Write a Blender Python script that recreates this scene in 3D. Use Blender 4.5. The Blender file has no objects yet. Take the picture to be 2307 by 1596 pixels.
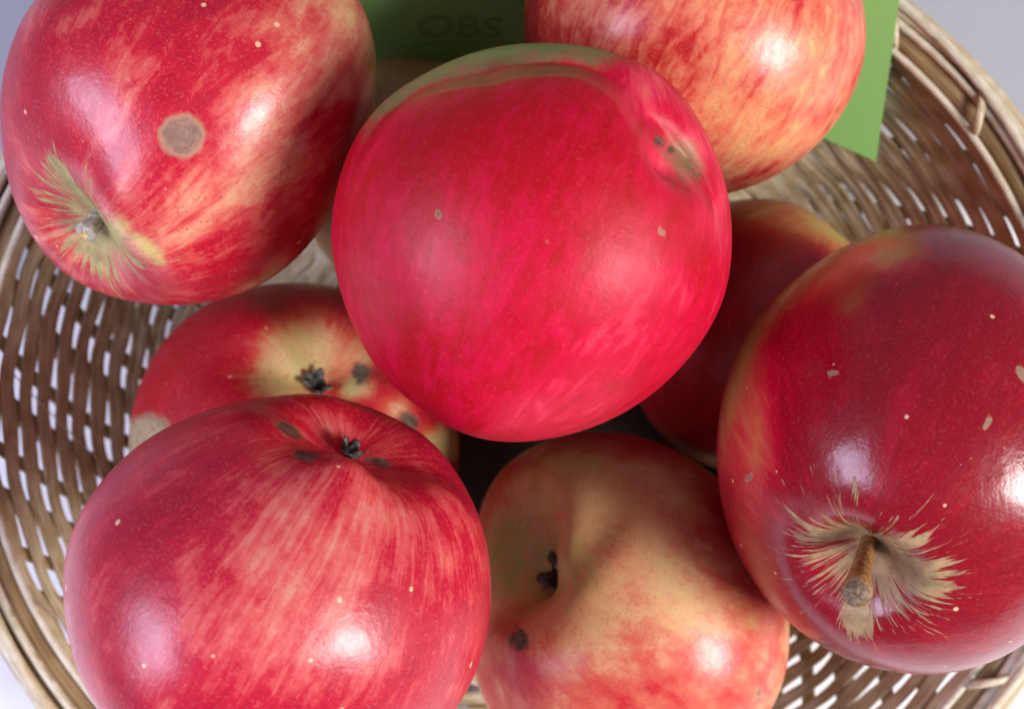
import bpy, math, random
import numpy as np
from mathutils import Vector, Matrix
random.seed(7); rng = np.random.RandomState(11)
S = bpy.context.scene
COL = S.collection

# ------------------------------------------------------------------ camera
CH, F = 0.40, 3300.0                  # camera height over the table, focal length in units of a 2307 px wide frame
cam_d = bpy.data.cameras.new('camera'); cam = bpy.data.objects.new('camera', cam_d); COL.objects.link(cam)
cam.location = (0, 0, CH); cam.rotation_euler = (0, 0, 0)
cam_d.sensor_width = 36; cam_d.lens = 36 * F / 2307; cam_d.clip_start = 0.01; cam_d.clip_end = 50
cam_d.dof.use_dof = True; cam_d.dof.focus_distance = CH - 0.135; cam_d.dof.aperture_fstop = 18
S.camera = cam
# ------------------------------------------------------------------ world and window light
W_ = bpy.data.worlds.new('World'); S.world = W_; W_.use_nodes = True
W_.node_tree.nodes['Background'].inputs[0].default_value = (0.80, 0.83, 1.0, 1)
W_.node_tree.nodes['Background'].inputs[1].default_value = 0.26
def area(name, direction, dist, sx, sy, watts, color):
    l = bpy.data.lights.new(name, 'AREA'); l.shape = 'RECTANGLE'; l.size = sx; l.size_y = sy
    l.energy = watts; l.color = color
    o = bpy.data.objects.new(name, l); COL.objects.link(o)
    d = Vector(direction).normalized(); o.location = d * dist + Vector((0, 0, 0.08))
    o.rotation_euler = d.to_track_quat('Z', 'Y').to_euler()
    return o
area('window_light_left', (-0.77, -0.16, 0.62), 0.75, 0.40, 0.32, 6.0, (0.74, 0.73, 1.0))
area('window_light_right', (0.71, -0.27, 0.62), 1.15, 0.42, 0.36, 20.0, (1.0, 0.955, 0.93))
S.view_settings.view_transform = 'Standard'; S.view_settings.look = 'None'
S.view_settings.exposure = 0.0; S.view_settings.gamma = 1.0

# ------------------------------------------------------------------ helpers
def W(px, py, z):
    k = (CH - z) / F
    return Vector(((px - 1153.5) * k, (798 - py) * k, z))
def tag(o, label=None, cat=None, group=None, kind=None):
    if label: o['label'] = label
    if cat: o['category'] = cat
    if group: o['group'] = group
    if kind: o['kind'] = kind
    return o
def mesh_obj(name, v, f, mat=None, parent=None, smooth=True, uv=None):
    me = bpy.data.meshes.new(name); me.from_pydata([tuple(a) for a in v], [], [tuple(a) for a in f])
    if uv is not None:
        L = me.uv_layers.new(name='UVMap')
        idx = np.zeros(len(me.loops), dtype=np.int32); me.loops.foreach_get('vertex_index', idx)
        L.data.foreach_set('uv', np.asarray(uv, dtype=np.float32)[idx].ravel())
    if smooth: me.polygons.foreach_set('use_smooth', [True] * len(me.polygons))
    me.update()
    o = bpy.data.objects.new(name, me); COL.objects.link(o)
    if mat: me.materials.append(mat)
    if parent: o.parent = parent
    return o

class NT:
    """small node-tree writer"""
    def __init__(s, name):
        s.m = bpy.data.materials.new(name); s.m.use_nodes = True
        s.t = s.m.node_tree; s.p = s.t.nodes['Principled BSDF']
    def n(s, typ, **kw):
        x = s.t.nodes.new(typ)
        for k, v in kw.items(): setattr(x, k, v)
        return x
    def l(s, a, b): s.t.links.new(a, b)
    def inp(s, node, i, v):
        if isinstance(v, bpy.types.NodeSocket): s.l(v, node.inputs[i])
        elif v is not None: node.inputs[i].default_value = v
    def math(s, op, a, b=None, c=None, clamp=False):
        x = s.n('ShaderNodeMath', operation=op, use_clamp=clamp)
        s.inp(x, 0, a); s.inp(x, 1, b); s.inp(x, 2, c); return x.outputs[0]
    def mix(s, f, a, b, blend='MIX'):
        x = s.n('ShaderNodeMix', data_type='RGBA', blend_type=blend)
        s.inp(x, 0, f); s.inp(x, 6, a); s.inp(x, 7, b); return x.outputs[2]
    def step(s, v, lo, hi, smooth=True):
        x = s.n('ShaderNodeMapRange', interpolation_type='SMOOTHSTEP' if smooth else 'LINEAR', clamp=True) if smooth else s.n('ShaderNodeMapRange', clamp=True)
        s.inp(x, 0, v); s.inp(x, 1, lo); s.inp(x, 2, hi); s.inp(x, 3, 0.0); s.inp(x, 4, 1.0); return x.outputs[0]
    def noise(s, vec, scale, detail=3, rough=0.5, dist=0.0):
        x = s.n('ShaderNodeTexNoise'); s.inp(x, 'Vector', vec); x.inputs['Scale'].default_value = scale
        x.inputs['Detail'].default_value = detail; x.inputs['Roughness'].default_value = rough
        x.inputs['Distortion'].default_value = dist; return x.outputs[0]
    def vec(s, a, op, b):
        x = s.n('ShaderNodeVectorMath', operation=op); s.inp(x, 0, a); s.inp(x, 1, b); return x.outputs[0]
    def attr(s, name):
        x = s.n('ShaderNodeAttribute', attribute_name=name); return x
    def ramp(s, f, stops):
        x = s.n('ShaderNodeValToRGB'); e = x.color_ramp.elements
        while len(e) < len(stops): e.new(0.5)
        for k, (p, c) in enumerate(stops): e[k].position = p; e[k].color = (*c, 1)
        s.inp(x, 0, f); return x.outputs[0]
def C4(*c): return (*c, 1)

# ------------------------------------------------------------------ table
def table_mat():
    g = NT('table_cloth')
    tc = g.n('ShaderNodeTexCoord').outputs['Object']
    n1 = g.noise(tc, 9, 3); n2 = g.noise(tc, 900, 2)
    c = g.mix(n1, C4(0.36, 0.36, 0.41), C4(0.41, 0.41, 0.46))
    g.l(c, g.p.inputs['Base Color']); g.p.inputs['Roughness'].default_value = 0.75
    b = g.n('ShaderNodeBump'); b.inputs['Strength'].default_value = 0.15; b.inputs['Distance'].default_value = 0.0003
    g.l(n2, b.inputs['Height']); g.l(b.outputs[0], g.p.inputs['Normal'])
    return g.m
n = 41; R0 = 3.0
tv = [(-R0 + 2 * R0 * i / (n - 1), -R0 + 2 * R0 * j / (n - 1), 0) for j in range(n) for i in range(n)]
tf = [(j * n + i, j * n + i + 1, (j + 1) * n + i + 1, (j + 1) * n + i) for j in range(n - 1) for i in range(n - 1)]
tag(mesh_obj('table_top', tv, tf, table_mat()), kind='structure')
def cloth():
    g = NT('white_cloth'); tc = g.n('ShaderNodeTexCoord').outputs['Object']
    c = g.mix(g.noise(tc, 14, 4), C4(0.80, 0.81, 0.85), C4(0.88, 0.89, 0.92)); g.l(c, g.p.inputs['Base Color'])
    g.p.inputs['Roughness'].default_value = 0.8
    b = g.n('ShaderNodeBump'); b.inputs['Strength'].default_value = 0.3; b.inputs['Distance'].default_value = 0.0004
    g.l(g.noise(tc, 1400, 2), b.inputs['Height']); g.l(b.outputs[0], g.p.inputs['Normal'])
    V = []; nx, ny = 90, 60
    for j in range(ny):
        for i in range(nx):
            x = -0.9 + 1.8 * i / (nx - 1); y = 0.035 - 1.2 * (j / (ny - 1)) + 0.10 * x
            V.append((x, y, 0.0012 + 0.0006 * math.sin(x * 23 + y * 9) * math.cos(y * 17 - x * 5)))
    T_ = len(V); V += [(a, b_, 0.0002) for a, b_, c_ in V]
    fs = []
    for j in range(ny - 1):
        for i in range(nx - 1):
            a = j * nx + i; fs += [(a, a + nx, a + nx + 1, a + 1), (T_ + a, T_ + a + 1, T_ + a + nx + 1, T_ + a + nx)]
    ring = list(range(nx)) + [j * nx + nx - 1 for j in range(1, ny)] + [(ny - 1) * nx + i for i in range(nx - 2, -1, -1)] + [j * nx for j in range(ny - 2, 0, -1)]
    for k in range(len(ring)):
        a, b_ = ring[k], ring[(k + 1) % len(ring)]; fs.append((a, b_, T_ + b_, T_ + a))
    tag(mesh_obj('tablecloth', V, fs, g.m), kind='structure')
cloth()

# ------------------------------------------------------------------ basket
BX, BY, AX, AY = 0.0026, -0.0119, 1.045, 0.945     # basket centre, and how far out of round it is
RF, RR, ZF, ZR = 0.082, 0.1265, 0.006, 0.055
_pr = [(0.0, ZF)]
for k in range(1, 60):
    _pr.append((RF * k / 59 * 0.97, ZF))
for k in range(1, 61):
    u = k / 60
    ang = min(1, u / 0.22)
    r = RF * 0.97 + (RR - RF * 0.97) * (u ** 0.82); z = ZF + (ZR - ZF) * (u ** 1.35)
    _pr.append((r, z))
_pr = np.array(_pr); _len = np.r_[0, np.cumsum(np.hypot(*np.diff(_pr, axis=0).T))]; LT = _len[-1]
def prof(q):
    """point and inward normal of the basket wall at path length q"""
    r = np.interp(q, _len, _pr[:, 0]); z = np.interp(q, _len, _pr[:, 1])
    e = 0.004
    dr = np.interp(np.minimum(q + e, LT), _len, _pr[:, 0]) - np.interp(q - e, _len, _pr[:, 0])
    dz = np.interp(np.minimum(q + e, LT), _len, _pr[:, 1]) - np.interp(q - e, _len, _pr[:, 1])
    m = np.hypot(dr, dz); dr, dz = dr / m, dz / m
    return r, z, -dz, dr, dr, dz          # normal (nr,nz), tangent (tr,tz)
def bpos(th, r, z): return np.stack([BX + AX * r * np.cos(th), BY + AY * r * np.sin(th), z + 0 * r], -1)

def straw_mat(name, c0, c1, c2, rough=0.36, su=0.5, sv=13.0, translucent=0.0):
    g = NT(name)
    uv = g.n('ShaderNodeUVMap').outputs[0]
    oi = g.n('ShaderNodeObjectInfo')
    seed = g.math('MULTIPLY', oi.outputs['Random'], 37.0)
    cx = g.n('ShaderNodeCombineXYZ'); g.l(seed, cx.inputs[2])
    v = g.vec(g.vec(uv, 'MULTIPLY', (su, sv, 1)), 'ADD', cx.outputs[0])
    fib = g.noise(v, 1.0, 4, 0.6)
    v2 = g.vec(g.vec(uv, 'MULTIPLY', (su * 2.2, 1.2, 1)), 'ADD', cx.outputs[0])
    big = g.noise(v2, 1.0, 2, 0.5)
    c = g.mix(g.step(big, 0.35, 0.68), C4(*c0), C4(*c1))
    c = g.mix(g.step(fib, 0.45, 0.72), c, C4(*c2))
    dk = g.step(g.noise(v, 2.3, 3), 0.55, 0.68)
    c = g.mix(g.math('MULTIPLY', dk, 0.5), c, C4(c0[0] * .4, c0[1] * .36, c0[2] * .3))
    g.l(c, g.p.inputs['Base Color']); g.p.inputs['Roughness'].default_value = rough
    g.p.inputs['Specular IOR Level'].default_value = 0.6
    b = g.n('ShaderNodeBump'); b.inputs['Strength'].default_value = 0.5; b.inputs['Distance'].default_value = 0.0004
    g.l(fib, b.inputs['Height']); g.l(b.outputs[0], g.p.inputs['Normal'])
    if translucent:
        tr = g.n('ShaderNodeBsdfTranslucent'); tr.inputs[0].default_value = (0.62, 0.40, 0.16, 1)
        mx = g.n('ShaderNodeMixShader'); mx.inputs[0].default_value = translucent
        g.l(g.p.outputs[0], mx.inputs[1]); g.l(tr.outputs[0], mx.inputs[2])
        g.l(mx.outputs[0], g.t.nodes['Material Output'].inputs['Surface'])
    return g.m
M_weft = straw_mat('woven_straw', (0.44, 0.32, 0.14), (0.66, 0.56, 0.35), (0.82, 0.76, 0.60), translucent=0.22)
M_spoke = straw_mat('basket_stake', (0.22, 0.11, 0.035), (0.36, 0.21, 0.08), (0.42, 0.28, 0.13))
M_rim = straw_mat('rim_cane', (0.46, 0.35, 0.20), (0.58, 0.49, 0.34), (0.68, 0.62, 0.50), 0.38, 2.0, 14.0)
M_base = straw_mat('base_floor_shade', (0.016, 0.010, 0.005), (0.028, 0.017, 0.009), (0.04, 0.026, 0.015), 0.95)  # near-black: the shade between the apples is put into the floor colour
M_rimd = straw_mat('rim_gap_shade', (0.15, 0.08, 0.025), (0.26, 0.16, 0.07), (0.36, 0.26, 0.14))  # dark brown filler bands, shadow of the rim gaps painted into their colour
M_rim2 = straw_mat('rim_cane_pale', (0.52, 0.44, 0.30), (0.66, 0.60, 0.48), (0.76, 0.72, 0.64), 0.34, 2.0, 10.0)

basket = bpy.data.objects.new('basket', None); COL.objects.link(basket)
basket.location = (BX, BY, 0)
tag(basket, 'round shallow woven straw basket with cane rim holding the apples', 'basket')
def bmesh_part(name, v, f, mat, uv=None, parent=None, smooth=True):
    v = np.asarray(v) - np.array([BX, BY, 0]) if parent is None else np.asarray(v) - np.array([BX, BY, 0])
    return mesh_obj(name, v, f, mat, parent or basket, smooth, uv)

NP, DEL, PITCH = 28, math.radians(56), 0.0051
def ribbon(i, q0, width, thick, seg):
    th = np.linspace(0, 2 * math.pi, seg, endpoint=False)
    ph = NP * th + i * DEL
    a1, a2, a3 = rng.rand(3) * 6.28
    wob = 0.00012 * np.sin(5 * th + a1) + 0.00018 * np.sin(11 * th + a2)
    B = 0.00078 * (1 + 0.35 * np.sin(3 * th + a3))
    tri = 2 / math.pi * np.arcsin(0.97 * np.cos(ph))
    nd = 0.00045 * np.cos(ph + 1.2) * (1 - 0.6 * (0.5 + 0.5 * np.cos(th - 1.2))) + 0.0001 * np.sin(17 * th + a1)
    closed = 0.5 + 0.5 * np.cos(th - math.radians(78)); closed = closed ** 0.8; q = q0 + B * (1 - 0.75 * closed) * (0.75 * tri + 0.3 * np.cos(ph)) + wob
    w = width * ((0.85 + 0.40 * closed) if q0 > RF * 0.97 else 1.22) * (1 + 0.06 * np.sin(7 * th + a2) + 0.05 * np.sin(23 * th + a3))
    r, z, nr, nz, tr, tz = prof(q)
    tilt = 0.12 * np.sin(ph + 1.2)
    vs = []
    for (sw, sn) in ((-.5, -.5), (-.44, .3), (-.06, .46), (.02, .12), (.46, .34), (.5, -.5)):
        o_n = nd + sn * thick + tilt * sw * w
        vs.append(bpos(th, r + tr * sw * w + nr * o_n, z + tz * sw * w + nz * o_n))
    V = np.stack(vs, 1).reshape(-1, 3)
    K = 6
    fs = [(j * K + a, j * K + (a + 1) % K, ((j + 1) % seg) * K + (a + 1) % K, ((j + 1) % seg) * K + a) for j in range(seg) for a in range(K)]
    ucoord = np.abs(((th / (2 * math.pi)) * 2) - 1) * 60       # mirrored so that the grain closes on itself
    uv = np.stack([np.repeat(ucoord, K), np.tile([0, .1, .44, .52, .9, 1], seg)], -1)
    return bmesh_part('weaver', V, fs, M_weft, uv, smooth=False)
i = 0; q = 0.0595
while q < LT - 0.004:
    ribbon(i, q, 0.0040 if q > 0.07 else 0.0044, 0.0006, NP * 18); q += PITCH; i += 1
Q0 = 0.0595
def spoke(k, width, off, phase):
    m = 40; qs = np.linspace(0.045, LT, m)
    base = (phase + DEL / 2 + 2 * math.pi * k - DEL * (qs - Q0) / PITCH) / NP
    r, z, nr, nz, tr, tz = prof(qs)
    base = base + 0.003 * np.sin(qs * 140 + k)
    vs = []
    for (sw, sn) in ((-.5, -.5), (-.5, .5), (.5, .5), (.5, -.5)):
        rr = r + nr * (off + sn * 0.0006); zz = z + nz * (off + sn * 0.0006)
        wv = np.minimum(width, r * 2 * math.pi / (2 * NP) * 0.9)
        vs.append(bpos(base + sw * wv / np.maximum(r, 0.01), rr, zz))
    V = np.stack(vs, 1).reshape(-1, 3)
    fs = [(j * 4 + a, j * 4 + (a + 1) % 4, (j + 1) * 4 + (a + 1) % 4, (j + 1) * 4 + a) for j in range(m - 1) for a in range(4)]
    fs += [(0, 1, 2, 3), ((m - 1) * 4 + 3, (m - 1) * 4 + 2, (m - 1) * 4 + 1, (m - 1) * 4)]
    uv = np.stack([np.repeat(qs * 60 + k * 3.7, 4), np.tile([0, 0, 1, 1], m)], -1)
    bmesh_part('stake', V, fs, M_spoke, uv)
for k in range(NP):
    spoke(k, 0.0060 + 0.0008 * rng.rand(), -0.0012, math.pi / 2)
    spoke(k, 0.0040, -0.0016, -math.pi / 2)
# solid middle of the floor
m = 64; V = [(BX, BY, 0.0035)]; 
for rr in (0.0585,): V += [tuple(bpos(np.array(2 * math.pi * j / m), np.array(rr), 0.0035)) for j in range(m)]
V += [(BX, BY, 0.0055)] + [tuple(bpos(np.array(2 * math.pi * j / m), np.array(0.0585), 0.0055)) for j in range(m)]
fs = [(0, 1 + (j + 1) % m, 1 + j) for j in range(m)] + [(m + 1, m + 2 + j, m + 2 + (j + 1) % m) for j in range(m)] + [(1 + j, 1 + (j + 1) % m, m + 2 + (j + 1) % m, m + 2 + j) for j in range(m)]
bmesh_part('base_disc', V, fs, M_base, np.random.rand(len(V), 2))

def ring_strand(name, r0, z0, rad_r, rad_z, amp, waves, ph, mat, frm=0, to=2 * math.pi, seg=360):
    closed = abs(to - frm - 2 * math.pi) < 1e-6
    th = np.linspace(frm, to, seg, endpoint=not closed)
    rr = r0 + amp * np.sin(waves * th + ph); zz = z0 + amp * 0.8 * np.cos(waves * th + ph) + 0.0002 * np.sin(13 * th)
    K = 8; vs = []
    for a in range(K):
        t = 2 * math.pi * a / K
        vs.append(bpos(th, rr + rad_r * math.cos(t), zz + rad_z * math.sin(t)))
    V = np.stack(vs, 1).reshape(-1, 3); n_ = seg if closed else seg - 1
    fs = [(j * K + a, ((j + 1) % seg) * K + a, ((j + 1) % seg) * K + (a + 1) % K, j * K + (a + 1) % K) for j in range(n_) for a in range(K)]
    uc = np.abs(th / math.pi - 1) * 25
    uv = np.stack([np.repeat(uc, K), np.tile(np.abs(np.linspace(-1, 1, K)), seg)], -1)
    return bmesh_part(name, V, fs, mat, uv)
# rim: a bundle of canes outside, one pale cane inside
ring_strand('rim_strand', RR + 0.0050, ZR + 0.0005, 0.0015, 0.0022, 0.0003, 3, 0.4, M_rim)
ring_strand('rim_strand', RR + 0.0030, ZR + 0.0024, 0.0013, 0.0012, 0.0009, 7, 1.4, M_rim2)
ring_strand('rim_strand', RR + 0.0024, ZR + 0.0020, 0.0014, 0.0012, 0.0010, 6, 3.9, M_rim)
ring_strand('rim_strand', RR + 0.0006, ZR + 0.0004, 0.0011, 0.0014, 0.0003, 5, 5.0, M_rim2)
ring_strand('rim_band', RR + 0.0022, ZR - 0.0022, 0.0036, 0.0016, 0.0002, 3, 1.3, M_rimd)
ring_strand('inner_rim_strand', RR - 0.0042, ZR - 0.0022, 0.0010, 0.0011, 0.0003, 4, 2.0, M_rim2)
ring_strand('inner_rim_strand', RR - 0.0022, ZR - 0.0045, 0.0012, 0.0016, 0.0003, 5, 0.3, M_weft)
ring_strand('rim_band', RR - 0.0012, ZR - 0.0016, 0.0024, 0.0012, 0.0002, 5, 2.3, M_rimd)
def lash(th0, lean):
    m, K = 22, 6; V = []; uv = []
    for j in range(m):
        t = 2 * math.pi * j / m
        r = RR - 0.0004 + 0.0036 * math.cos(t); z = ZR - 0.0002 + 0.0028 * math.sin(t)
        th = th0 + lean * math.cos(t) + 0.004 * math.sin(t)
        for a in range(K):
            s = 2 * math.pi * a / K
            V.append(bpos(np.array(th + 0.012 * math.cos(s)), np.array(r + 0.0004 * math.sin(s) * math.cos(t)), z + 0.0004 * math.sin(s) * math.sin(t)))
            uv.append((j * .3, a / K))
    fs = [(j * K + a, j * K + (a + 1) % K, ((j + 1) % m) * K + (a + 1) % K, ((j + 1) % m) * K + a) for j in range(m) for a in range(K)]
    bmesh_part('rim_lashing', np.array(V).reshape(-1, 3), fs, M_rim, uv)
for k in range(14):
    lash(math.radians(-36 + k * 14 + 4 * rng.rand()), 0.028)
# loose fibres on the wall
def fibre(th0, q0, dth, dq, lift):
    m = 14; V = []; uv = []
    for j in range(m):
        u = j / (m - 1); qq = q0 + dq * u; r, z, nr, nz, *_ = prof(np.array(qq))
        o_ = 0.0018 + lift * math.sin(math.pi * u)
        c = bpos(np.array(th0 + dth * u), r + nr * o_, z + nz * o_)
        for (a, b) in ((-1, 0), (0, 1), (1, 0)):
            V.append(c + np.array([a, a * .4, b]) * 0.00018); uv.append((u, a))
    fs = [(j * 3 + a, j * 3 + (a + 1) % 3, (j + 1) * 3 + (a + 1) % 3, (j + 1) * 3 + a) for j in range(m - 1) for a in range(3)]
    bmesh_part('loose_fibre', np.array(V), fs, M_rim2, uv)
fibre(math.radians(176), LT - .012, .22, -.024, .002); fibre(math.radians(199), LT - .022, .10, -.012, .002)
fibre(math.radians(48), LT - .016, -.14, -.010, .0015); fibre(math.radians(203), LT - .006, .12, -.005, .001)

# ------------------------------------------------------------------ apples
def apple_mat(name, stops, coarse=0.35, fine=0.2, mott=0.12, speck=0.35, lent=0.5, lent_scale=230, K1=4.0, K2=16.0, SL=4.5,
              russet_r=None, russet_amp=0.5, russet_col=(0.42, 0.30, 0.11), rough=0.33, coat=0.05, spec=0.45, grain=0.12, seed=0.0, cork=(0.20, 0.11, 0.08), dark=(0.035, 0.035, 0.018), green=(0.46, 0.44, 0.13)):
    g = NT(name)
    sk = g.attr('skin').outputs['Vector']
    sx = g.n('ShaderNodeSeparateXYZ'); g.l(sk, sx.inputs[0]); T = sx.outputs[2]
    oc = g.vec(g.n('ShaderNodeTexCoord').outputs['Object'], 'ADD', (seed, seed * .7, -seed))
    def stripe(K, L, sc, det=3, dist=0.0):
        v = g.vec(g.vec(sk, 'MULTIPLY', (K, K, L)), 'ADD', (seed * 3, seed, seed * 2))
        return g.noise(v, sc, det, 0.55, dist)
    s1 = g.step(stripe(K1, 1.6, 1.0, 5, .5), 0.30, 0.70); s2 = g.step(stripe(K2, SL, 1.0, 4, .8), 0.32, 0.68)
    mt = g.step(g.noise(oc, 95, 4, 0.65), 0.30, 0.70)
    fe = g.attr('feat'); fs = g.n('ShaderNodeSeparateColor'); g.l(fe.outputs['Color'], fs.inputs[0])
    bl = g.attr('blush').outputs['Fac']
    m = g.math('MULTIPLY_ADD', g.math('SUBTRACT', s1, 0.5), coarse, bl)
    m = g.math('MULTIPLY_ADD', g.math('SUBTRACT', s2, 0.5), fine, m)
    m = g.math('MULTIPLY_ADD', g.math('SUBTRACT', mt, 0.5), mott, m, clamp=True)
    c = g.ramp(m, stops)
    # green flesh tint near calyx or rim
    gn = g.math('MULTIPLY_ADD', g.math('SUBTRACT', g.noise(oc, 170, 6, .75), 0.5), 0.9, fs.outputs[2])
    gm = g.math('MULTIPLY', g.step(gn, 0.18, 0.75), g.step(fs.outputs[2], 0.0, 0.25))
    gc = g.mix(g.step(g.noise(oc, 330, 5, .75), .40, .66), C4(*green), C4(green[0] * 1.5, green[1] * .85, green[2] * 1.1))
    c = g.mix(gm, c, gc)
    # fine red dots on the pale skin
    vs = g.n('ShaderNodeTexVoronoi', feature='F1'); g.l(oc, vs.inputs['Vector']); vs.inputs['Scale'].default_value = 950
    sp = g.math('MULTIPLY', g.step(vs.outputs['Distance'], 0.42, 0.15), g.step(g.noise(oc, 260, 2), 0.40, 0.60))
    pale = g.math('SUBTRACT', 1.0, g.step(m, 0.45, 0.8))
    c = g.mix(g.math('MULTIPLY', g.math('MULTIPLY', sp, pale), speck), c, C4(0.45, 0.07, 0.03))
    # pale and dark grain of the skin
    gr = g.noise(oc, 1100, 2, 0.6)
    c = g.mix(g.math('MULTIPLY', g.step(gr, 0.56, 0.74), grain), c, C4(0.78, 0.30, 0.24))
    g2 = g.noise(oc, 2100, 2, 0.7)
    c = g.mix(g.math('MULTIPLY', g.step(g2, 0.50, 0.72), 0.20 * min(1, grain * 9)), c, C4(0.16, 0.008, 0.010))
    c = g.mix(g.math('MULTIPLY', g.step(g.noise(oc, 1700, 2, 0.7), 0.55, 0.75), 0.16 * min(1, grain * 9)), c, C4(0.80, 0.34, 0.26))
    # lenticels
    vl = g.n('ShaderNodeTexVoronoi', feature='F1'); g.l(oc, vl.inputs['Vector']); vl.inputs['Scale'].default_value = lent_scale
    vc = g.n('ShaderNodeSeparateColor'); g.l(vl.outputs['Color'], vc.inputs[0])
    thr = g.math('MULTIPLY', vc.outputs[0], 0.17)
    le = g.math('LESS_THAN', vl.outputs['Distance'], g.math('ADD', thr, -0.02))
    le = g.step(g.math('SUBTRACT', thr, vl.outputs['Distance']), 0.0, 0.07)
    le = g.math('MULTIPLY', le, g.math('GREATER_THAN', vc.outputs[1], 1.0 - lent))
    c = g.mix(g.math('MULTIPLY', le, 0.8), c, C4(0.80, 0.50, 0.30))
    if russet_r is not None:
        a1 = stripe(3.0, 0.25, 1.0, 3); a2 = stripe(13.0, 3.5, 1.0, 5, 0.6); a4 = stripe(24.0, 6.5, 1.0, 4, 0.4)
        edge = g.math('MULTIPLY_ADD', g.math('SUBTRACT', a1, 0.5), russet_amp * 1.4, russet_r)
        edge = g.math('ADD', edge, fe.outputs['Alpha'])
        edge2 = g.math('MULTIPLY_ADD', g.math('SUBTRACT', a2, 0.5), russet_amp * 1.5, edge)
        rm = g.step(g.math('SUBTRACT', edge2, T), -0.01, 0.07)
        fade = g.math('MULTIPLY_ADD', g.math('SUBTRACT', T, edge), 0.42, 0.545)       # loose flecks, rarer away from the hollow
        rm = g.math('MAXIMUM', rm, g.math('MULTIPLY', g.step(g.math('SUBTRACT', a4, fade), 0.0, 0.06), 0.85))
        rc = g.mix(g.step(g.noise(oc, 300, 4, .7), 0.35, 0.65), C4(*russet_col), C4(russet_col[0] * .62, russet_col[1] * .62, russet_col[2] * .6))
        c = g.mix(g.math('MULTIPLY', rm, g.math('MULTIPLY_ADD', g.step(g.noise(oc, 240, 4, .7), .3, .6), .3, .66)), c, rc)
    else: rm = None
    # cork patch with its ring
    n_e = g.math('SUBTRACT', g.noise(oc, 350, 3), 0.5)
    ck = g.math('MULTIPLY_ADD', n_e, 0.35, fs.outputs[0])
    on = g.step(fs.outputs[0], 0.0, 0.03)
    c = g.mix(g.math('MULTIPLY', on, g.math('MULTIPLY', g.step(ck, -0.02, 0.20), 0.65)), c, C4(0.30, 0.245, 0.13))
    cc = g.mix(g.step(g.noise(oc, 420, 3, .7), 0.35, 0.65), C4(*cork), C4(cork[0] * 1.45, cork[1] * 1.4, cork[2] * 1.3))
    c = g.mix(g.step(ck, 0.22, 0.30), c, cc)
    c = g.mix(g.math('MULTIPLY', g.step(g.noise(oc, 700, 4, .8), .5, .62), g.math('MULTIPLY', g.step(ck, .2, .4), .5)), c, C4(.10, .055, .035))
    # dark scab
    dk = g.math('MULTIPLY_ADD', g.math('SUBTRACT', g.noise(oc, 480, 5, .75), 0.5), 1.5, fs.outputs[1])
    dk = g.math('MULTIPLY', dk, g.step(fs.outputs[1], 0.02, 0.2))
    dc = g.mix(g.step(g.noise(oc, 500, 3), 0.4, 0.6), C4(*dark), C4(0.09, 0.085, 0.05))
    c = g.mix(g.math('MULTIPLY', g.step(dk, 0.20, 0.75), 0.9), c, dc)
    g.l(c, g.p.inputs['Base Color'])
    # gloss
    r = g.math('MULTIPLY_ADD', g.noise(oc, 130, 5, .7), 0.34, rough - 0.15)
    matte = g.math('MAXIMUM', g.step(ck, 0.04, 0.2), g.step(dk, 0.12, 0.5))
    if rm is not None: matte = g.math('MAXIMUM', matte, rm)
    r = g.math('MULTIPLY_ADD', matte, 0.35, r)
    g.l(r, g.p.inputs['Roughness'])
    g.p.inputs['Specular IOR Level'].default_value = spec
    g.p.inputs['Coat Weight'].default_value = coat; g.p.inputs['Coat Roughness'].default_value = 0.2
    g.p.inputs['Subsurface Weight'].default_value = 0.06; g.p.inputs['Subsurface Scale'].default_value = 0.004
    g.p.inputs['Subsurface Radius'].default_value = (1.0, 0.35, 0.2)
    h = g.math('MULTIPLY_ADD', g.noise(oc, 420, 3, .6), 0.35, g.math('MULTIPLY', g.noise(oc, 90, 3), 1.3))
    h = g.math('MULTIPLY_ADD', g.noise(oc, 1500, 2), 0.16, h)
    h = g.math('MULTIPLY_ADD', le, 0.25, h)
    if rm is not None: h = g.math('MULTIPLY_ADD', rm, 0.5, h)
    h = g.math('MULTIPLY_ADD', g.step(dk, 0.1, 0.5), -0.6, h)
    b = g.n('ShaderNodeBump'); b.inputs['Strength'].default_value = 0.32; b.inputs['Distance'].default_value = 0.0006
    g.l(h, b.inputs['Height']); g.l(b.outputs[0], g.p.inputs['Normal'])
    return g.m

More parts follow.
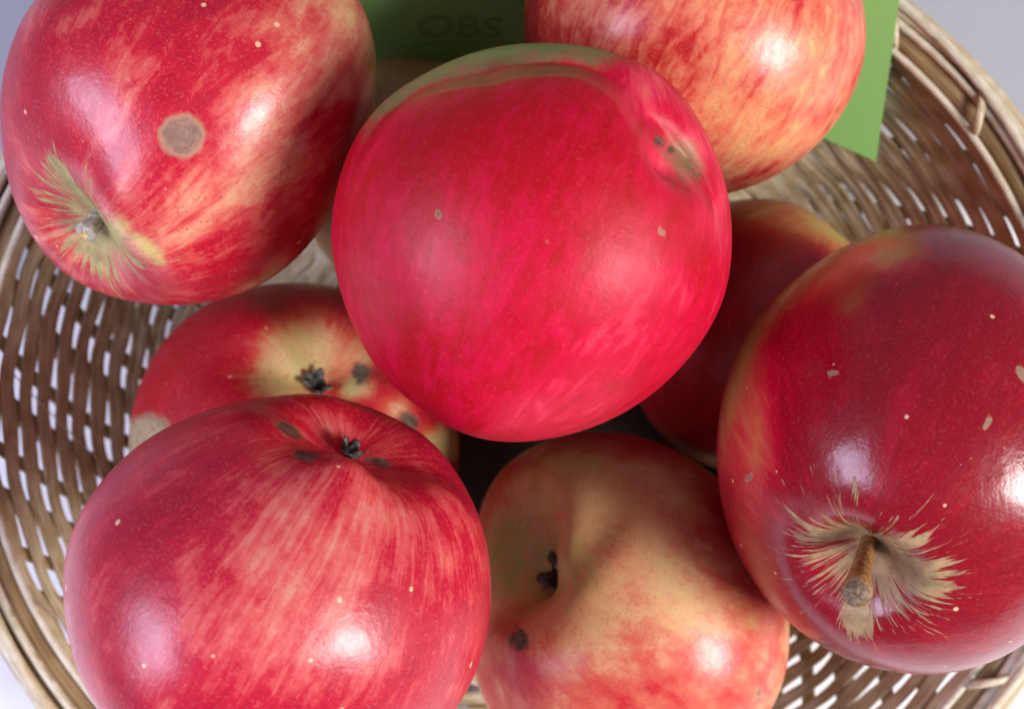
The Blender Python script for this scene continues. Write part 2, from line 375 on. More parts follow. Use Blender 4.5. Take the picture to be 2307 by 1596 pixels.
def frame_at(c):
    w = (Vector((0, 0, CH)) - c).normalized()
    u = (Vector((1, 0, 0)) - w * w.x).normalized(); v = w.cross(u)
    return u, v, w
AP = {}
def apple(label, cx, cy, rpx, z, axis, mat, asp=0.88, con=0.06, ds=0.36, ws=0.30, dc=0.26, wc=0.40, rib=0.02, ribz=0.05,
          lump=0.02, far=0.0, sad=0.03, tall=0.0, crease=None, outline=None, roll=0.0, b0=0.8, blobs=(), feats=(), dents=(), seed=1, nt=210, npn=300, pole=None):
    c = W(cx, cy, z); R = rpx * (CH - z) / F
    u, v, w = frame_at(c)
    ax = (u * axis[0] + v * axis[1] + w * axis[2]).normalized()
    if pole:                                   # aim the axis so that this hollow sits where it is on the fruit
        sg, tx, ty = pole; hp = R * (asp - (ds if sg > 0 else dc)); az = 0.8
        for _ in range(20):
            q_ = (W(tx, ty, c.z + az * hp) - c) / hp; az = math.sqrt(max(0.05, 1 - q_.x ** 2 - q_.y ** 2))
        ax = Vector((q_.x, q_.y, az)).normalized() * sg
    x_ = ax.orthogonal().normalized(); y_ = ax.cross(x_)
    x2 = x_ * math.cos(roll) + y_ * math.sin(roll); y2 = ax.cross(x2)
    M = np.array([list(x2), list(y2), list(ax)]).T            # local -> world rotation
    t = np.linspace(0.002, math.pi - 0.002, nt)[:, None]; p = np.linspace(0, 2 * math.pi, npn, endpoint=False)[None, :]
    tt = math.pi - t
    five = np.cos(5 * p + 0.4 * seed) + 0.35 * np.cos(3 * p + seed)
    rho = R * np.sin(t) * (1 + con * np.cos(t)) * (1 + rib * five * np.exp(-(tt / 1.1) ** 2) + 0.4 * rib * five * np.sin(t) ** 2)
    zz = R * ((asp + tall * np.cos(t)) * np.cos(t) - ds * np.exp(-(t / ws) ** 2) + dc * np.exp(-(tt / wc) ** 2)) + 0 * p
    zz = zz - R * ribz * five * np.exp(-((tt - 0.52) / 0.30) ** 2)
    # stem side shoulders are never level
    zz = zz + R * sad * np.cos(2 * p + seed) * np.exp(-((t - 0.5) / 0.35) ** 2)
    if far:
        fl = np.array([-w.dot(x2), -w.dot(y2)]); pf = math.atan2(fl[1], fl[0])
        zz = zz + R * far * (0.5 + 0.5 * np.cos(p - pf)) * np.exp(-((t - 0.72) / 0.36) ** 2)
    P = np.stack([rho * np.cos(p), rho * np.sin(p), zz], -1)
    d = P / np.linalg.norm(P, axis=-1, keepdims=True)
    rs = np.random.RandomState(seed)
    disp = 0
    for k in range(7):
        q = rs.randn(3) * (1.6 + 0.25 * k); disp = disp + np.sin(d @ q + rs.rand() * 6.28) / (1.5 + k * .4)
    P = P * (1 + lump * disp[..., None] * 0.55)
    cw = np.array(c); Wd = P.reshape(-1, 3) @ M.T + cw
    Nn = (d.reshape(-1, 3) @ M.T)
    view = np.array([0, 0, CH]) - Wd; view /= np.linalg.norm(view, axis=1, keepdims=True)
    front = np.clip(((Nn * view).sum(1) + 0.05) / 0.15, 0, 1)
    def project(Wd):
        k = F / (CH - Wd[:, 2]); return 1153.5 + Wd[:, 0] * k, 798 - Wd[:, 1] * k
    def ell(px, py, x, y, rx, ry, ang):
        a = math.radians(ang); dx = px - x; dy = -(py - y)
        return np.sqrt(((dx * math.cos(a) + dy * math.sin(a)) / rx) ** 2 + ((-dx * math.sin(a) + dy * math.cos(a)) / ry) ** 2)
    if outline:                                  # a fruit that is not quite round: match its measured contour
        op = np.array(outline, float); tang = np.arctan2(-(op[:, 1] - cy), op[:, 0] - cx); trad = np.hypot(op[:, 0] - cx, op[:, 1] - cy)
        o2 = np.argsort(tang); tang, trad = tang[o2], trad[o2]
        wn = np.array(w)
        for _ in range(2):
            px, py = project(Wd); an = np.arctan2(-(py - cy), px - cx); rr = np.hypot(px - cx, py - cy)
            nb = 90; bi = ((an + math.pi) / (2 * math.pi) * nb).astype(int) % nb
            mx = np.zeros(nb); np.maximum.at(mx, bi, rr); bc = -math.pi + (np.arange(nb) + .5) * 2 * math.pi / nb
            tg = np.interp(bc, tang, trad, period=2 * math.pi); ratio = tg / mx
            for _k in range(6): ratio = (np.roll(ratio, 1) + 2 * ratio + np.roll(ratio, -1)) / 4
            q_ = np.interp(an, bc, ratio, period=2 * math.pi)
            off = Wd - cw; al = off @ wn; Wd = cw + al[:, None] * wn + (off - al[:, None] * wn) * q_[:, None]
    px, py = project(Wd)
    for (x, y, rx, ry, ang, depth) in dents:        # hollows and bulges of this very apple, along its own radius
        e = ell(px, py, x, y, rx, ry, ang)
        Wd = Wd - Nn * (R * depth * np.exp(-e ** 2) * front)[:, None]
    if crease:                                   # a long fold with its own far lip
        px, py = project(Wd); cp = np.array(crease['pts'], float)
        ca = np.arctan2(-(cp[:, 1] - cy), cp[:, 0] - cx); cr = np.hypot(cp[:, 0] - cx, cp[:, 1] - cy); o_ = np.argsort(ca)
        an = np.arctan2(-(py - cy), px - cx); fade = np.clip((an - ca.min()) / .42, 0, 1) * np.clip((ca.max() - an) / .55, 0, 1)
        fade = fade * fade * (3 - 2 * fade)
        ro = np.interp(an, tang, trad, period=2 * math.pi) if outline else crease['rout']
        rc = np.minimum(np.interp(an, ca[o_], cr[o_]), ro - 40); uu = (np.hypot(px - cx, py - cy) - rc) / (ro - rc)
        sm_ = lambda q: np.clip(q, 0, 1) ** 2 * (3 - 2 * np.clip(q, 0, 1))
        up = sm_((uu + .10) / .42)
        Wd = Wd - view * (R * crease['depth'] * fade * up * (1 - .62 * np.clip((uu - .1) / .9, 0, 1)))[:, None]
    px, py = project(Wd)
    blush = np.full(len(Wd), float(b0))
    for (x, y, rx, ry, ang, val) in blobs:
        wgt = np.exp(-ell(px, py, x, y, rx, ry, ang) ** 2) * front
        blush = blush * (1 - wgt) + val * wgt
    feat = np.zeros((len(Wd), 4))
    if crease:
        feat[:, 2] = (.85 + .15 * np.sin(an * 17)) * fade * sm_((uu - .06) / .55) * (.10 + .90 * sm_((an - .95) / .5)) * front
    for (ch, x, y, rx, ry, ang, amt) in feats:
        e = ell(px, py, x, y, rx, ry, ang)
        if ch >= 2: f_ = np.exp(-e ** 2)
        else: f_ = np.clip(1 - e, 0, 1) if ch == 0 else np.exp(-(e * 1.1) ** 3)
        feat[:, ch] = np.maximum(feat[:, ch], f_ * amt * front)
    loc = (Wd - cw) @ M
    me = bpy.data.meshes.new('apple')
    nv = nt * npn + 2
    V = np.vstack([loc, loc[:npn].mean(0), loc[-npn:].mean(0)])
    I = np.arange(nt * npn).reshape(nt, npn); J = np.roll(I, -1, axis=1)
    quads = np.stack([I[:-1], I[1:], J[1:], J[:-1]], -1).reshape(-1, 4)
    tri = [(nv - 2, int(I[0, k]), int(J[0, k])) for k in range(npn)] + [(nv - 1, int(J[-1, k]), int(I[-1, k])) for k in range(npn)]
    me.vertices.add(nv); me.vertices.foreach_set('co', V.ravel())
    nl = quads.size + len(tri) * 3; me.loops.add(nl); me.polygons.add(len(quads) + len(tri))
    me.loops.foreach_set('vertex_index', np.r_[quads.ravel(), np.array(tri).ravel()].astype(np.int32))
    me.polygons.foreach_set('loop_start', np.r_[np.arange(len(quads)) * 4, quads.size + np.arange(len(tri)) * 3].astype(np.int32))
    me.update(calc_edges=True); me.validate()
    me.polygons.foreach_set('use_smooth', [True] * len(me.polygons))
    A = me.attributes.new('skin', 'FLOAT_VECTOR', 'POINT')
    sk = np.stack([np.cos(p) + 0 * t, np.sin(p) + 0 * t, t + 0 * p], -1).reshape(-1, 3); sk = np.vstack([sk, [0, 0, 0], [0, 0, math.pi]])
    A.data.foreach_set('vector', sk.astype(np.float32).ravel())
    A = me.attributes.new('blush', 'FLOAT', 'POINT'); A.data.foreach_set('value', np.r_[blush, blush[0], blush[-1]].astype(np.float32))
    A = me.attributes.new('feat', 'FLOAT_COLOR', 'POINT'); A.data.foreach_set('color', np.vstack([feat, feat[0], feat[-1]]).astype(np.float32).ravel())
    me.materials.append(mat)
    o = bpy.data.objects.new('apple', me); COL.objects.link(o)
    o.matrix_world = Matrix.Translation(c) @ Matrix([[*M[r_], 0] for r_ in range(3)] + [[0, 0, 0, 1]])
    tag(o, label, 'apple', 'apples heaped in the basket')
    o_info = dict(o=o, R=R, pole_s=V[-2], pole_c=V[-1], M=M, c=cw)
    return o_info

def cal_mat(name, a, b, rough=0.7):
    g = NT(name); oc = g.n('ShaderNodeTexCoord').outputs['Object']
    c = g.mix(g.step(g.noise(oc, 900, 4, .7), 0.35, 0.68), C4(*a), C4(*b)); g.l(c, g.p.inputs['Base Color'])
    g.p.inputs['Roughness'].default_value = rough
    bb = g.n('ShaderNodeBump'); bb.inputs['Strength'].default_value = 0.6; bb.inputs['Distance'].default_value = 0.0004
    g.l(g.noise(oc, 1300, 3), bb.inputs['Height']); g.l(bb.outputs[0], g.p.inputs['Normal']); return g.m
M_cal = cal_mat('dried_calyx', (0.018, 0.018, 0.014), (0.16, 0.15, 0.12))
M_pit = cal_mat('calyx_pit', (0.010, 0.009, 0.007), (0.035, 0.03, 0.022))
M_stem = cal_mat('woody_stem', (0.16, 0.06, 0.018), (0.36, 0.18, 0.06), 0.5)
M_stub = cal_mat('grey_stem_end', (0.24, 0.22, 0.18), (0.52, 0.48, 0.40), 0.6)
M_scale = cal_mat('weathered_stem_end', (0.08, 0.045, 0.022), (0.26, 0.18, 0.11), 0.7)
M_stubc = cal_mat('broken_stem_wood', (0.36, 0.22, 0.05), (0.70, 0.52, 0.22), 0.6)

def tube(name, pts, rads, mat, parent, K=12, cap=True, jitter=0.0, seed=0):
    rs = np.random.RandomState(seed); V = []
    pts = [np.array(p, float) for p in pts]
    for j, p in enumerate(pts):
        a = pts[min(j + 1, len(pts) - 1)] - pts[max(j - 1, 0)]; a /= np.linalg.norm(a)
        s = np.cross(a, [0.3, 1, 0.2]); s /= np.linalg.norm(s); q = np.cross(a, s)
        for k in range(K):
            t = 2 * math.pi * k / K; rr = rads[j] * (1 + jitter * rs.randn())
            V.append(p + (s * math.cos(t) + q * math.sin(t)) * rr)
    fs = [(j * K + k, j * K + (k + 1) % K, (j + 1) * K + (k + 1) % K, (j + 1) * K + k) for j in range(len(pts) - 1) for k in range(K)]
    if cap:
        V.append(pts[-1]); m = len(V) - 1; b = (len(pts) - 1) * K
        fs += [(b + k, b + (k + 1) % K, m) for k in range(K)]
    return mesh_obj(name, V, fs, mat, parent)

def calyx(A, size=0.0042, spread=0.75, seed=0):
    """dried flower remains sitting in the basin: a dark pit and five curled sepals"""
    rs = np.random.RandomState(seed); pc = np.array(A['pole_c']); o = A['o']
    dn = np.array([0, 0, -1.0])
    K = 18; V = []
    for (rr, h) in ((1.0, 0.0010), (1.02, 0.0018), (0.7, 0.0012), (0.35, 0.0002)):
        for k in range(K):
            t = 2 * math.pi * k / K; r = size * 0.52 * rr * (1 + .10 * rs.randn())
            V.append(pc + np.array([r * math.cos(t), r * math.sin(t), 0]) + dn * (h))
    V.append(pc + dn * 0.0001)
    fs = [(j * K + k, j * K + (k + 1) % K, (j + 1) * K + (k + 1) % K, (j + 1) * K + k) for j in range(3) for k in range(K)] + [(3 * K + k, 3 * K + (k + 1) % K, 4 * K) for k in range(K)]
    cal = mesh_obj('calyx', V, fs, M_pit, o)
    for s in range(5):
        t0 = 2 * math.pi * s / 5 + 0.3 * rs.randn(); e = np.array([math.cos(t0), math.sin(t0), 0]); f = np.array([-math.sin(t0), math.cos(t0), 0])
        m = 7; V = []; curl = rs.uniform(-0.4, 0.9)
        for j in range(m):
            x = j / (m - 1); ang = curl * x * 1.6
            out = size * (0.42 + spread * x * math.cos(ang * .7)) ; up = 0.0014 + size * (0.35 * math.sin(x * 2.2) + 0.25 * math.sin(ang) * x)
            wd = size * 0.30 * (1 - x ** 1.6) + 0.00012
            for (a, b) in ((-1, 0), (0, 0.25), (1, 0), (0, -0.10)):
                V.append(pc + e * out + f * wd * a * (1 + .1 * rs.randn()) + dn * (up + b * wd))
        fs = [(j * 4 + k, j * 4 + (k + 1) % 4, (j + 1) * 4 + (k + 1) % 4, (j + 1) * 4 + k) for j in range(m - 1) for k in range(4)]
        mesh_obj('sepal', V, fs, M_cal, cal)
    return cal

RED = (0.50, 0.006, 0.020); DEEP = (0.34, 0.003, 0.012)
YEL = (0.62, 0.40, 0.13); SAL = (0.60, 0.19, 0.085); ORR = (0.52, 0.055, 0.03)
def stops(y=YEL, s=SAL, o=ORR, r=RED, d=DEEP): return [(0.0, y), (0.30, s), (0.52, o), (0.74, r), (1.0, d)]

mA = apple_mat('apple_skin_striped_red', stops(y=(0.62, 0.42, 0.20), s=(.62, .22, .14), o=(.56, .08, .07), r=(0.45, .006, .024), d=(.36, .003, .020)), 0.28, 0.20, 0.34, .6, lent=0.5, lent_scale=200, russet_r=0.22, russet_amp=0.50, russet_col=(0.40, 0.37, 0.14), seed=1.3, rough=.30)
A = apple('large striped apple with a round brown corky patch, top left of the basket', 425, 268, 425, 0.100, (0, 0, 1), mA, pole=(1, 243, 468),
    asp=0.92, con=.04, ds=.23, ws=.30, seed=3, outline=[(0, 230), (15, 130), (70, 10), (180, -90), (425, -150), (670, -90), (800, -20), (842, 80), (852, 160), (842, 260), (800, 380), (745, 480), (680, 570), (600, 635), (500, 674), (400, 687), (300, 680), (180, 640), (90, 560), (32, 450), (5, 330)], b0=.74, roll=1.0,
    blobs=[(640, 110, 120, 170, -20, .48), (620, 340, 150, 120, 30, .40), (540, 430, 190, 60, 25, .34), (250, 540, 110, 70, 0, .34),
           (770, 60, 70, 110, 20, .30), (110, 560, 110, 50, -45, .34), (845, 180, 22, 120, 5, .15), (90, 250, 110, 160, 0, .98), (420, 90, 130, 110, 0, .88), (430, 620, 200, 50, 10, .80), (700, 480, 80, 130, -40, .76)],
    feats=[(0, 410, 305, 58, 55, 0, 1.0), (2, 255, 520, 50, 45, 0, .75), (2, 330, 560, 60, 25, -40, .7), (2, 846, 170, 14, 110, 3, .7), (3, 120, 380, 70, 45, -30, .16), (3, 350, 555, 60, 40, -35, .2)])
mB = apple_mat('apple_skin_crimson', stops(y=(.36, .24, .10), s=(.62, .10, .09), o=(.66, .04, .08), r=(.52, .0008, .034), d=(.38, .0005, .008)), 0.10, 0.20, 0.12, .3, lent=0.0, K1=5, K2=12, SL=5, seed=4.1, rough=.44, coat=0, spec=.26, grain=.03, green=(.19, .145, .055))
B = apple('bright crimson apple lying on top at the centre of the heap', 1196, 552, 446, 0.120, (0.34, 0.93, 0.0), mB, sad=0.0,
    asp=1.0, con=.03, ds=.05, ws=.30, dc=.03, wc=.3, rib=0, ribz=0, seed=5, outline=[(745, 520), (757, 430), (790, 330), (850, 240), (960, 165), (1100, 110), (1230, 97), (1400, 122), (1500, 172), (1570, 262), (1615, 350), (1643, 450), (1648, 560), (1635, 660), (1590, 755), (1500, 860), (1400, 932), (1300, 973), (1200, 993), (1100, 992), (1010, 962), (930, 905), (850, 830), (790, 720), (755, 610)], b0=.90, lump=.008, crease=dict(depth=.27, rout=452, pts=[(770, 400), (815, 300), (870, 245), (960, 212), (1100, 188), (1230, 164), (1310, 170), (1370, 204), (1430, 285), (1490, 345), (1555, 410), (1605, 480), (1625, 560), (1630, 620)]),
    blobs=[(1400, 740, 200, 120, 35, .74), (1250, 900, 180, 60, 20, .74), (1080, 640, 200, 80, 0, .84), (1100, 320, 250, 120, 0, 1.0), (1540, 350, 45, 60, -50, .25), (1450, 200, 60, 60, -50, .5), (1620, 480, 20, 90, 0, .5)],
    feats=[(1, 1484, 318, 14, 12, 0, 1.0), (1, 1512, 336, 11, 9, 0, 1.0), (1, 1560, 385, 42, 14, -55, .5), (2, 1540, 360, 85, 50, -50, .62), (0, 990, 480, 15, 4, 50, 1), (0, 1491, 523, 8, 13, 0, .5), (0, 1228, 543, 6, 6, 0, .5)], dents=[(1520, 352, 75, 40, -52, .12), (850, 700, 120, 60, -60, .02)])
mC = apple_mat('apple_skin_pale_streaked', stops(y=(.68, .46, .15), s=(.70, .26, .13), o=(.64, .14, .08), r=(.50, .02, .02)), 0.20, 0.26, 0.34, .40, lent=0.16, lent_scale=220, K1=5, K2=16, SL=5.5, seed=7.7, rough=.32)
C = apple('pale yellow-red streaked apple in front of the green card, top right', 1560, 72, 384, 0.075, (0.42, 0.88, 0.10), mC,
    asp=0.93, con=.03, seed=8, b0=.52, roll=2,
    blobs=[(1290, 60, 110, 130, 0, .70), (1195, 40, 40, 120, 0, .9), (1540, 190, 90, 60, 0, .52), (1620, 430, 230, 30, 20, .58), (1800, 200, 100, 130, 0, .34), (1650, 330, 120, 60, 30, .32)], feats=[])
mD = apple_mat('apple_skin_dark_red', stops(y=(.42, .24, .06), s=(.40, .10, .04), o=(.40, .03, .03), r=(.33, .002, .016), d=(.21, .001, .008)), 0.10, 0.16, 0.12, .2, lent=0.62, lent_scale=235, K1=5, K2=14, russet_r=0.18, russet_amp=0.46, russet_col=(0.40, 0.28, 0.13), seed=2.2, grain=.04, rough=.23, green=(.25, .2, .08))
D = apple('large dark red apple with a thick brown stem, right side', 2071, 1012, 482, 0.105, (0, 0, 1), mD, pole=(1, 1960, 1215),
    asp=0.98, con=.02, ds=.24, ws=.19, seed=12, outline=[(1615, 1000), (1640, 850), (1700, 720), (1800, 620), (1920, 545), (2010, 512), (2100, 502), (2200, 522), (2307, 575), (2450, 740), (2530, 1010), (2450, 1290), (2307, 1452), (2200, 1503), (2050, 1518), (1900, 1480), (1800, 1420), (1720, 1340), (1650, 1220), (1620, 1100)], b0=1.0, lump=.012, roll=.4,
    blobs=[(1670, 820, 40, 260, -14, .10), (1700, 1000, 50, 150, -4, .35), (1850, 610, 160, 40, 40, .25), (2010, 560, 70, 50, 0, .3)],
    feats=[(2, 1680, 800, 26, 200, -16, .35), (2, 2000, 575, 60, 40, 30, .6), (0, 2225, 950, 20, 7, 60, .8), (0, 1875, 840, 18, 6, 30, .8), (0, 1688, 1075, 18, 5, 45, .7), (0, 2300, 840, 18, 10, -60, .8),
           (3, 2110, 1300, 120, 80, -30, .26), (3, 1935, 1400, 46, 46, 0, .24), (3, 1925, 1090, 12, 60, 8, .26), (3, 1800, 1220, 90, 26, 15, .12), (3, 2230, 1350, 90, 22, 10, .22)])
mE = apple_mat('apple_skin_pale_blush', stops(y=(.66, .52, .22), s=(.68, .34, .17), o=(.60, .12, .07), r=(.52, .02, .03), d=(.40, .004, .012)), 0.10, 0.12, 0.26, .38, lent=0.05, lent_scale=260, K1=3, K2=9, seed=9.4, rough=.34, green=(.42, .47, .14))
E = apple('yellowish ribbed apple with a deep dark calyx, bottom middle', 1398, 1366, 398, 0.062, (0, 0, -1), mE, pole=(-1, 1250, 1290),
    asp=0.90, dc=.40, wc=.32, rib=.006, ribz=.012, seed=4, roll=0.9, outline=[(1056, 1400), (1062, 1250), (1085, 1130), (1130, 1052), (1220, 996), (1350, 968), (1450, 984), (1560, 1035), (1660, 1120), (1740, 1240), (1778, 1380), (1780, 1450), (1765, 1540), (1700, 1650), (1560, 1740), (1400, 1765), (1200, 1720), (1090, 1580)], b0=.36, lump=.014,
    blobs=[(1400, 1230, 220, 200, -20, .24), (1250, 1100, 120, 70, 0, .02), (1150, 1260, 70, 100, 0, 0), (1600, 1330, 70, 150, 30, .20), (1700, 1330, 60, 140, 20, .55), (1480, 1570, 360, 90, 5, .66), (1120, 1050, 90, 60, 45, .85),
           (1420, 985, 300, 45, -6, .86), (1670, 1180, 80, 150, 30, .74), (1150, 1500, 80, 100, 0, .70), (1610, 1490, 45, 60, 20, .60)],
    feats=[(1, 1168, 1440, 28, 32, 0, .9), (2, 1145, 1250, 60, 100, 0, .95), (2, 1255, 1285, 125, 95, 0, .8), (2, 1680, 1370, 40, 110, 30, .35), (0, 1710, 1558, 8, 10, 0, .6)],
    dents=[(1335, 1200, 120, 60, 48, .05), (1165, 1345, 100, 40, 25, .11), (1200, 1210, 34, 90, 15, .07), (1260, 1110, 90, 60, 0, -.03), (1140, 1248, 52, 60, 0, -.065)])
mF = apple_mat('apple_skin_rose_streaked', stops(y=(.60, .34, .18), s=(.60, .19, .15), o=(.58, .08, .08), r=(.45, .008, .03), d=(.36, .003, .024)), 0.20, 0.20, 0.32, .5, lent=0.3, lent_scale=230, K1=6, K2=22, SL=3.5, seed=5.9, rough=.31)
Fa = apple('rose red streaked apple with dark scab marks by its calyx, bottom left', 626, 1306, 474, 0.125, (0, 0, -1), mF, pole=(-1, 772, 1050),
    asp=0.87, dc=.25, wc=.36, rib=.010, ribz=.018, seed=9, roll=.9, b0=.84, outline=[(143, 1290), (158, 1200), (200, 1120), (300, 1010), (450, 930), (600, 893), (700, 888), (830, 912), (950, 975), (1040, 1080), (1092, 1200), (1106, 1310), (1098, 1430), (1065, 1530), (1010, 1620), (900, 1690), (630, 1740), (350, 1710), (220, 1600), (165, 1480), (146, 1390)],
    blobs=[(690, 1230, 190, 160, 40, .38), (600, 1370, 180, 130, 20, .42), (900, 1150, 150, 70, -10, .48), (980, 1250, 70, 120, 0, .58), (750, 960, 80, 40, 0, .5), (720, 1500, 200, 90, 0, .62), (300, 1200, 120, 200, 0, .96)],
    feats=[(1, 650, 966, 40, 15, -32, 1.0), (1, 690, 1026, 34, 14, 0, 1.0), (1, 850, 1040, 40, 14, -15, .9), (2, 650, 960, 60, 26, -32, .3)],
    dents=[(700, 990, 50, 16, -35, .02)])
mG = apple_mat('apple_skin_red_pale_crown', stops(y=(.60, .45, .18), s=(.58, .28, .12), o=(.54, .06, .035), r=(.46, .004, .016), d=(.38, .002, .010)), 0.10, 0.14, 0.16, .5, lent=0.06, lent_scale=230, K1=4, K2=12, seed=3.3, rough=.38, cork=(.30, .23, .13), green=(.46, .46, .16))
G = apple('red apple with greenish crown, half hidden under the crimson apple at the centre left', 668, 985, 366, 0.045, (0, 0, -1), mG, pole=(-1, 712, 872),
    asp=0.90, dc=.26, wc=.34, rib=.014, ribz=.035, seed=14, roll=.2, b0=.92,
    blobs=[(690, 780, 110, 80, 0, .02), (640, 860, 90, 60, 0, .05), (820, 800, 60, 60, 0, .25), (1000, 1000, 60, 50, 0, .10), (900, 920, 50, 40, 0, .4)],
    feats=[(0, 325, 990, 75, 62, 30, .9), (1, 815, 840, 26, 30, 0, .9), (1, 920, 948, 34, 22, -40, .9), (2, 660, 830, 90, 60, 0, .6), (2, 800, 870, 60, 40, 0, .6), (2, 990, 1010, 50, 50, 0, .7), (0, 560, 925, 50, 14, 20, .5)])
mH = apple_mat('apple_skin_shaded_red', stops(y=(.56, .36, .09), d=(.33, .004, .010)), 0.15, 0.15, 0.12, .3, lent=0.05, seed=6.3, rough=.36)
H = apple('shaded dark red apple low behind the thick stemmed one, right of the crimson apple', 1704, 768, 310, 0.038, (0.55, 0.75, -0.2), mH,
    asp=.97, ds=0, dc=0, rib=0, ribz=0, seed=17, b0=.92, nt=110, npn=160, blobs=[(1850, 500, 150, 60, -28, .0), (1740, 480, 90, 34, -10, .35)], feats=[(2, 1870, 515, 90, 26, -30, .6)])
mI = apple_mat('apple_skin_olive', stops(y=(.34, .24, .08), s=(.33, .17, .07)), 0.2, 0.2, 0.2, .5, lent=0.05, seed=8.3, rough=.45)
I_ = apple('olive brown apple low at the back, just below the green card', 950, 402, 276, 0.040, (0.3, -0.6, -0.6), mI,
    asp=.95, seed=19, b0=.25, nt=110, npn=160)
apple('apple out of sight beneath the dark red one with the thick stem', 1153.5 + .088 * 9016, 798 + .043 * 9016, 226, 0.034, (0, .3, 1), mH, nt=60, npn=80, seed=21)  # unseen apple, added to block light from reaching the basket floor
calyx(E, 0.0062, .42, 7); calyx(Fa, 0.0036, .45, 2); calyx(G, 0.0038, .6, 5)

# stem of the left apple: a short grey stub seen end on
ps = A['pole_s']
st = tube('stem', [ps + np.array([0, 0, z_]) for z_ in (-.001, .001, .0022, .0034, .0042, .0045)], [.0019, .0018, .0019, .0024, .0023, .0014], M_stub, A['o'], jitter=.05)
tube('stem_end', [ps + np.array([0.0002, .0001, .0041]), ps + np.array([.0003, .0001, .0050])], [.0012, .0008], M_stubc, st, K=9, jitter=.18, seed=3)
# stem of the right apple: thick, leaning towards the lower edge
def loc_of(Ai, world): return (np.array(world) - Ai['c']) @ Ai['M']
ps = D['pole_s']; tip = loc_of(D, W(1930, 1335, 0.105 + 0.0425)); mid = (ps * .5 + tip * .5) + np.array([0, 0, .0012])
pts = [ps + np.array([0, 0, -.001]), ps * .75 + mid * .25 + 0, mid, mid * .5 + tip * .5, tip]
st = tube('stem', pts, [.0017, .0017, .0019, .0023, .0027], M_stem, D['o'], K=14, jitter=.04)
dd = (tip - mid) / np.linalg.norm(tip - mid)
tube('stem_end', [tip - dd * .0003, tip + dd * .0007, tip + dd * .0011], [.0027, .0021, .0008], M_scale, st, K=12, jitter=.14, seed=4)

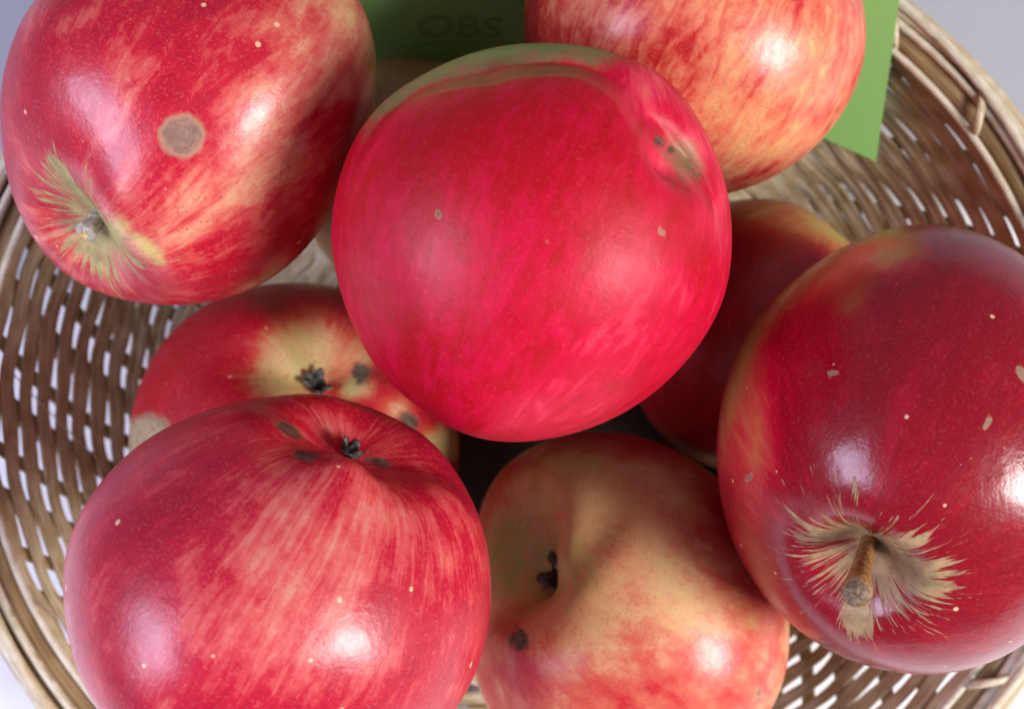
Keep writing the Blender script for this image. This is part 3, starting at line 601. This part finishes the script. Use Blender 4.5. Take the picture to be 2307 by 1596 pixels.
# ------------------------------------------------------------------ green card
def card():
    g = NT('green_card')
    oc = g.n('ShaderNodeTexCoord').outputs['Object']; uv = g.n('ShaderNodeUVMap').outputs[0]
    c = g.mix(g.noise(oc, 40, 3), C4(0.25, 0.57, 0.15), C4(0.28, 0.62, 0.19))
    c = g.mix(g.math('MULTIPLY', g.step(g.noise(oc, 1500, 2), .5, .7), .2), c, C4(.25, .45, .18))
    sm = g.attr('print').outputs['Fac']
    c = g.mix(g.math('MULTIPLY', sm, g.step(g.noise(oc, 260, 3), .35, .6)), c, C4(0.06, 0.17, 0.05))
    g.l(c, g.p.inputs['Base Color']); g.p.inputs['Roughness'].default_value = 0.45
    nu, nvv = 60, 24; V = []; uvs = []
    def zc(x, y):
        xx = max(x, 0.038); f = .5 * (xx - .0895) + .034 * (lambda t_: t_ * t_ * (3 - 2 * t_))(max(0, min(1, (.030 - x) / .05))) * max(0, min(1, (y - .068) / .025))
        s = x - .038
        return .040 + .65 * (y - .0474) + f - 0.0015 * math.sin(max(0, min(1, (x + .06) / .15)) * 3.1)
    for j in range(nvv):
        for i_ in range(nu):
            u, v = i_ / (nu - 1), j / (nvv - 1)
            bx = .0895 - .155 * u; by = .0474 + .155 * u * .49 if u < .32 else .0717 - 0.004 * min(1, (u - .32) / .3)
            x = bx - .0003 * v; y = by + .085 * v
            V.append((x, y, zc(x, y)))
    top = len(V); V += [(a, b, c_ - .0004) for a, b, c_ in V]
    fs = []
    for j in range(nvv - 1):
        for i_ in range(nu - 1):
            a = j * nu + i_; fs.append((a, a + nu, a + nu + 1, a + 1)); fs.append((top + a, top + a + 1, top + a + nu + 1, top + a + nu))
    ring = [i_ for i_ in range(nu)] + [j * nu + nu - 1 for j in range(1, nvv)] + [(nvv - 1) * nu + i_ for i_ in range(nu - 2, -1, -1)] + [j * nu for j in range(nvv - 2, 0, -1)]
    for k in range(len(ring)):
        a, b = ring[k], ring[(k + 1) % len(ring)]; fs.append((a, b, top + b, top + a))
    o = mesh_obj('card', V, fs, g.m, smooth=False, uv=[(0, 0)] * len(V))
    at = o.data.attributes.new('print', 'FLOAT', 'POINT'); vals = []
    for (x, y, z) in V:
        k = F / (CH - z); px, py = 1153.5 + x * k, 798 - y * k
        vals.append(0.0)
    at.data.foreach_set('value', vals)
    def on_card(px, py):
        z = .05
        for _ in range(12):
            p_ = W(px, py, z); z = zc(p_.x, p_.y)
        return W(px, py, z)
    p0, p1 = on_card(935, 84), on_card(1150, 86); pu = on_card(940, 4)
    ex = (p1 - p0).normalized(); ey = (pu - p0); ey = (ey - ex * ey.dot(ex)).normalized(); ez = ex.cross(ey)
    gi = NT('faded_ink'); gi.p.inputs['Base Color'].default_value = (0.18, 0.43, 0.13, 1); gi.p.inputs['Roughness'].default_value = 0.6
    cu = bpy.data.curves.new('lettering', 'FONT'); cu.body = 'OBS'; cu.size = (p1 - p0).length / 2.05; cu.extrude = 0.00002; cu.offset = 0.0002
    to = bpy.data.objects.new('lettering', cu); COL.objects.link(to)
    bpy.context.view_layer.update(); dg = bpy.context.evaluated_depsgraph_get()
    me = bpy.data.meshes.new_from_object(to.evaluated_get(dg)); bpy.data.objects.remove(to)
    me.materials.clear(); me.materials.append(gi.m)
    Mx = Matrix([[ex.x, ey.x, ez.x, p0.x], [ex.y, ey.y, ez.y, p0.y], [ex.z, ey.z, ez.z, p0.z], [0, 0, 0, 1]])
    for vv in me.vertices:
        q_ = Mx @ vv.co; vv.co = (q_.x, q_.y, zc(q_.x, q_.y) + 0.00012 + (0.00004 if vv.co.z > 0 else 0))
    to = bpy.data.objects.new('lettering', me); COL.objects.link(to); to.parent = o
    V2 = []
    for k_ in range(13):
        for dy in (0, 3.0):
            q_ = on_card(930 + 22 * k_, 102 - dy - k_ * .4); V2.append((q_.x, q_.y, zc(q_.x, q_.y) + .00012))
    mesh_obj('printed_rule', V2, [(2 * k_, 2 * k_ + 2, 2 * k_ + 3, 2 * k_ + 1) for k_ in range(12)], gi.m, o, False)
    tag(o, 'bright green paper card tucked behind the pale streaked apple, one corner in the basket', 'card')
card()
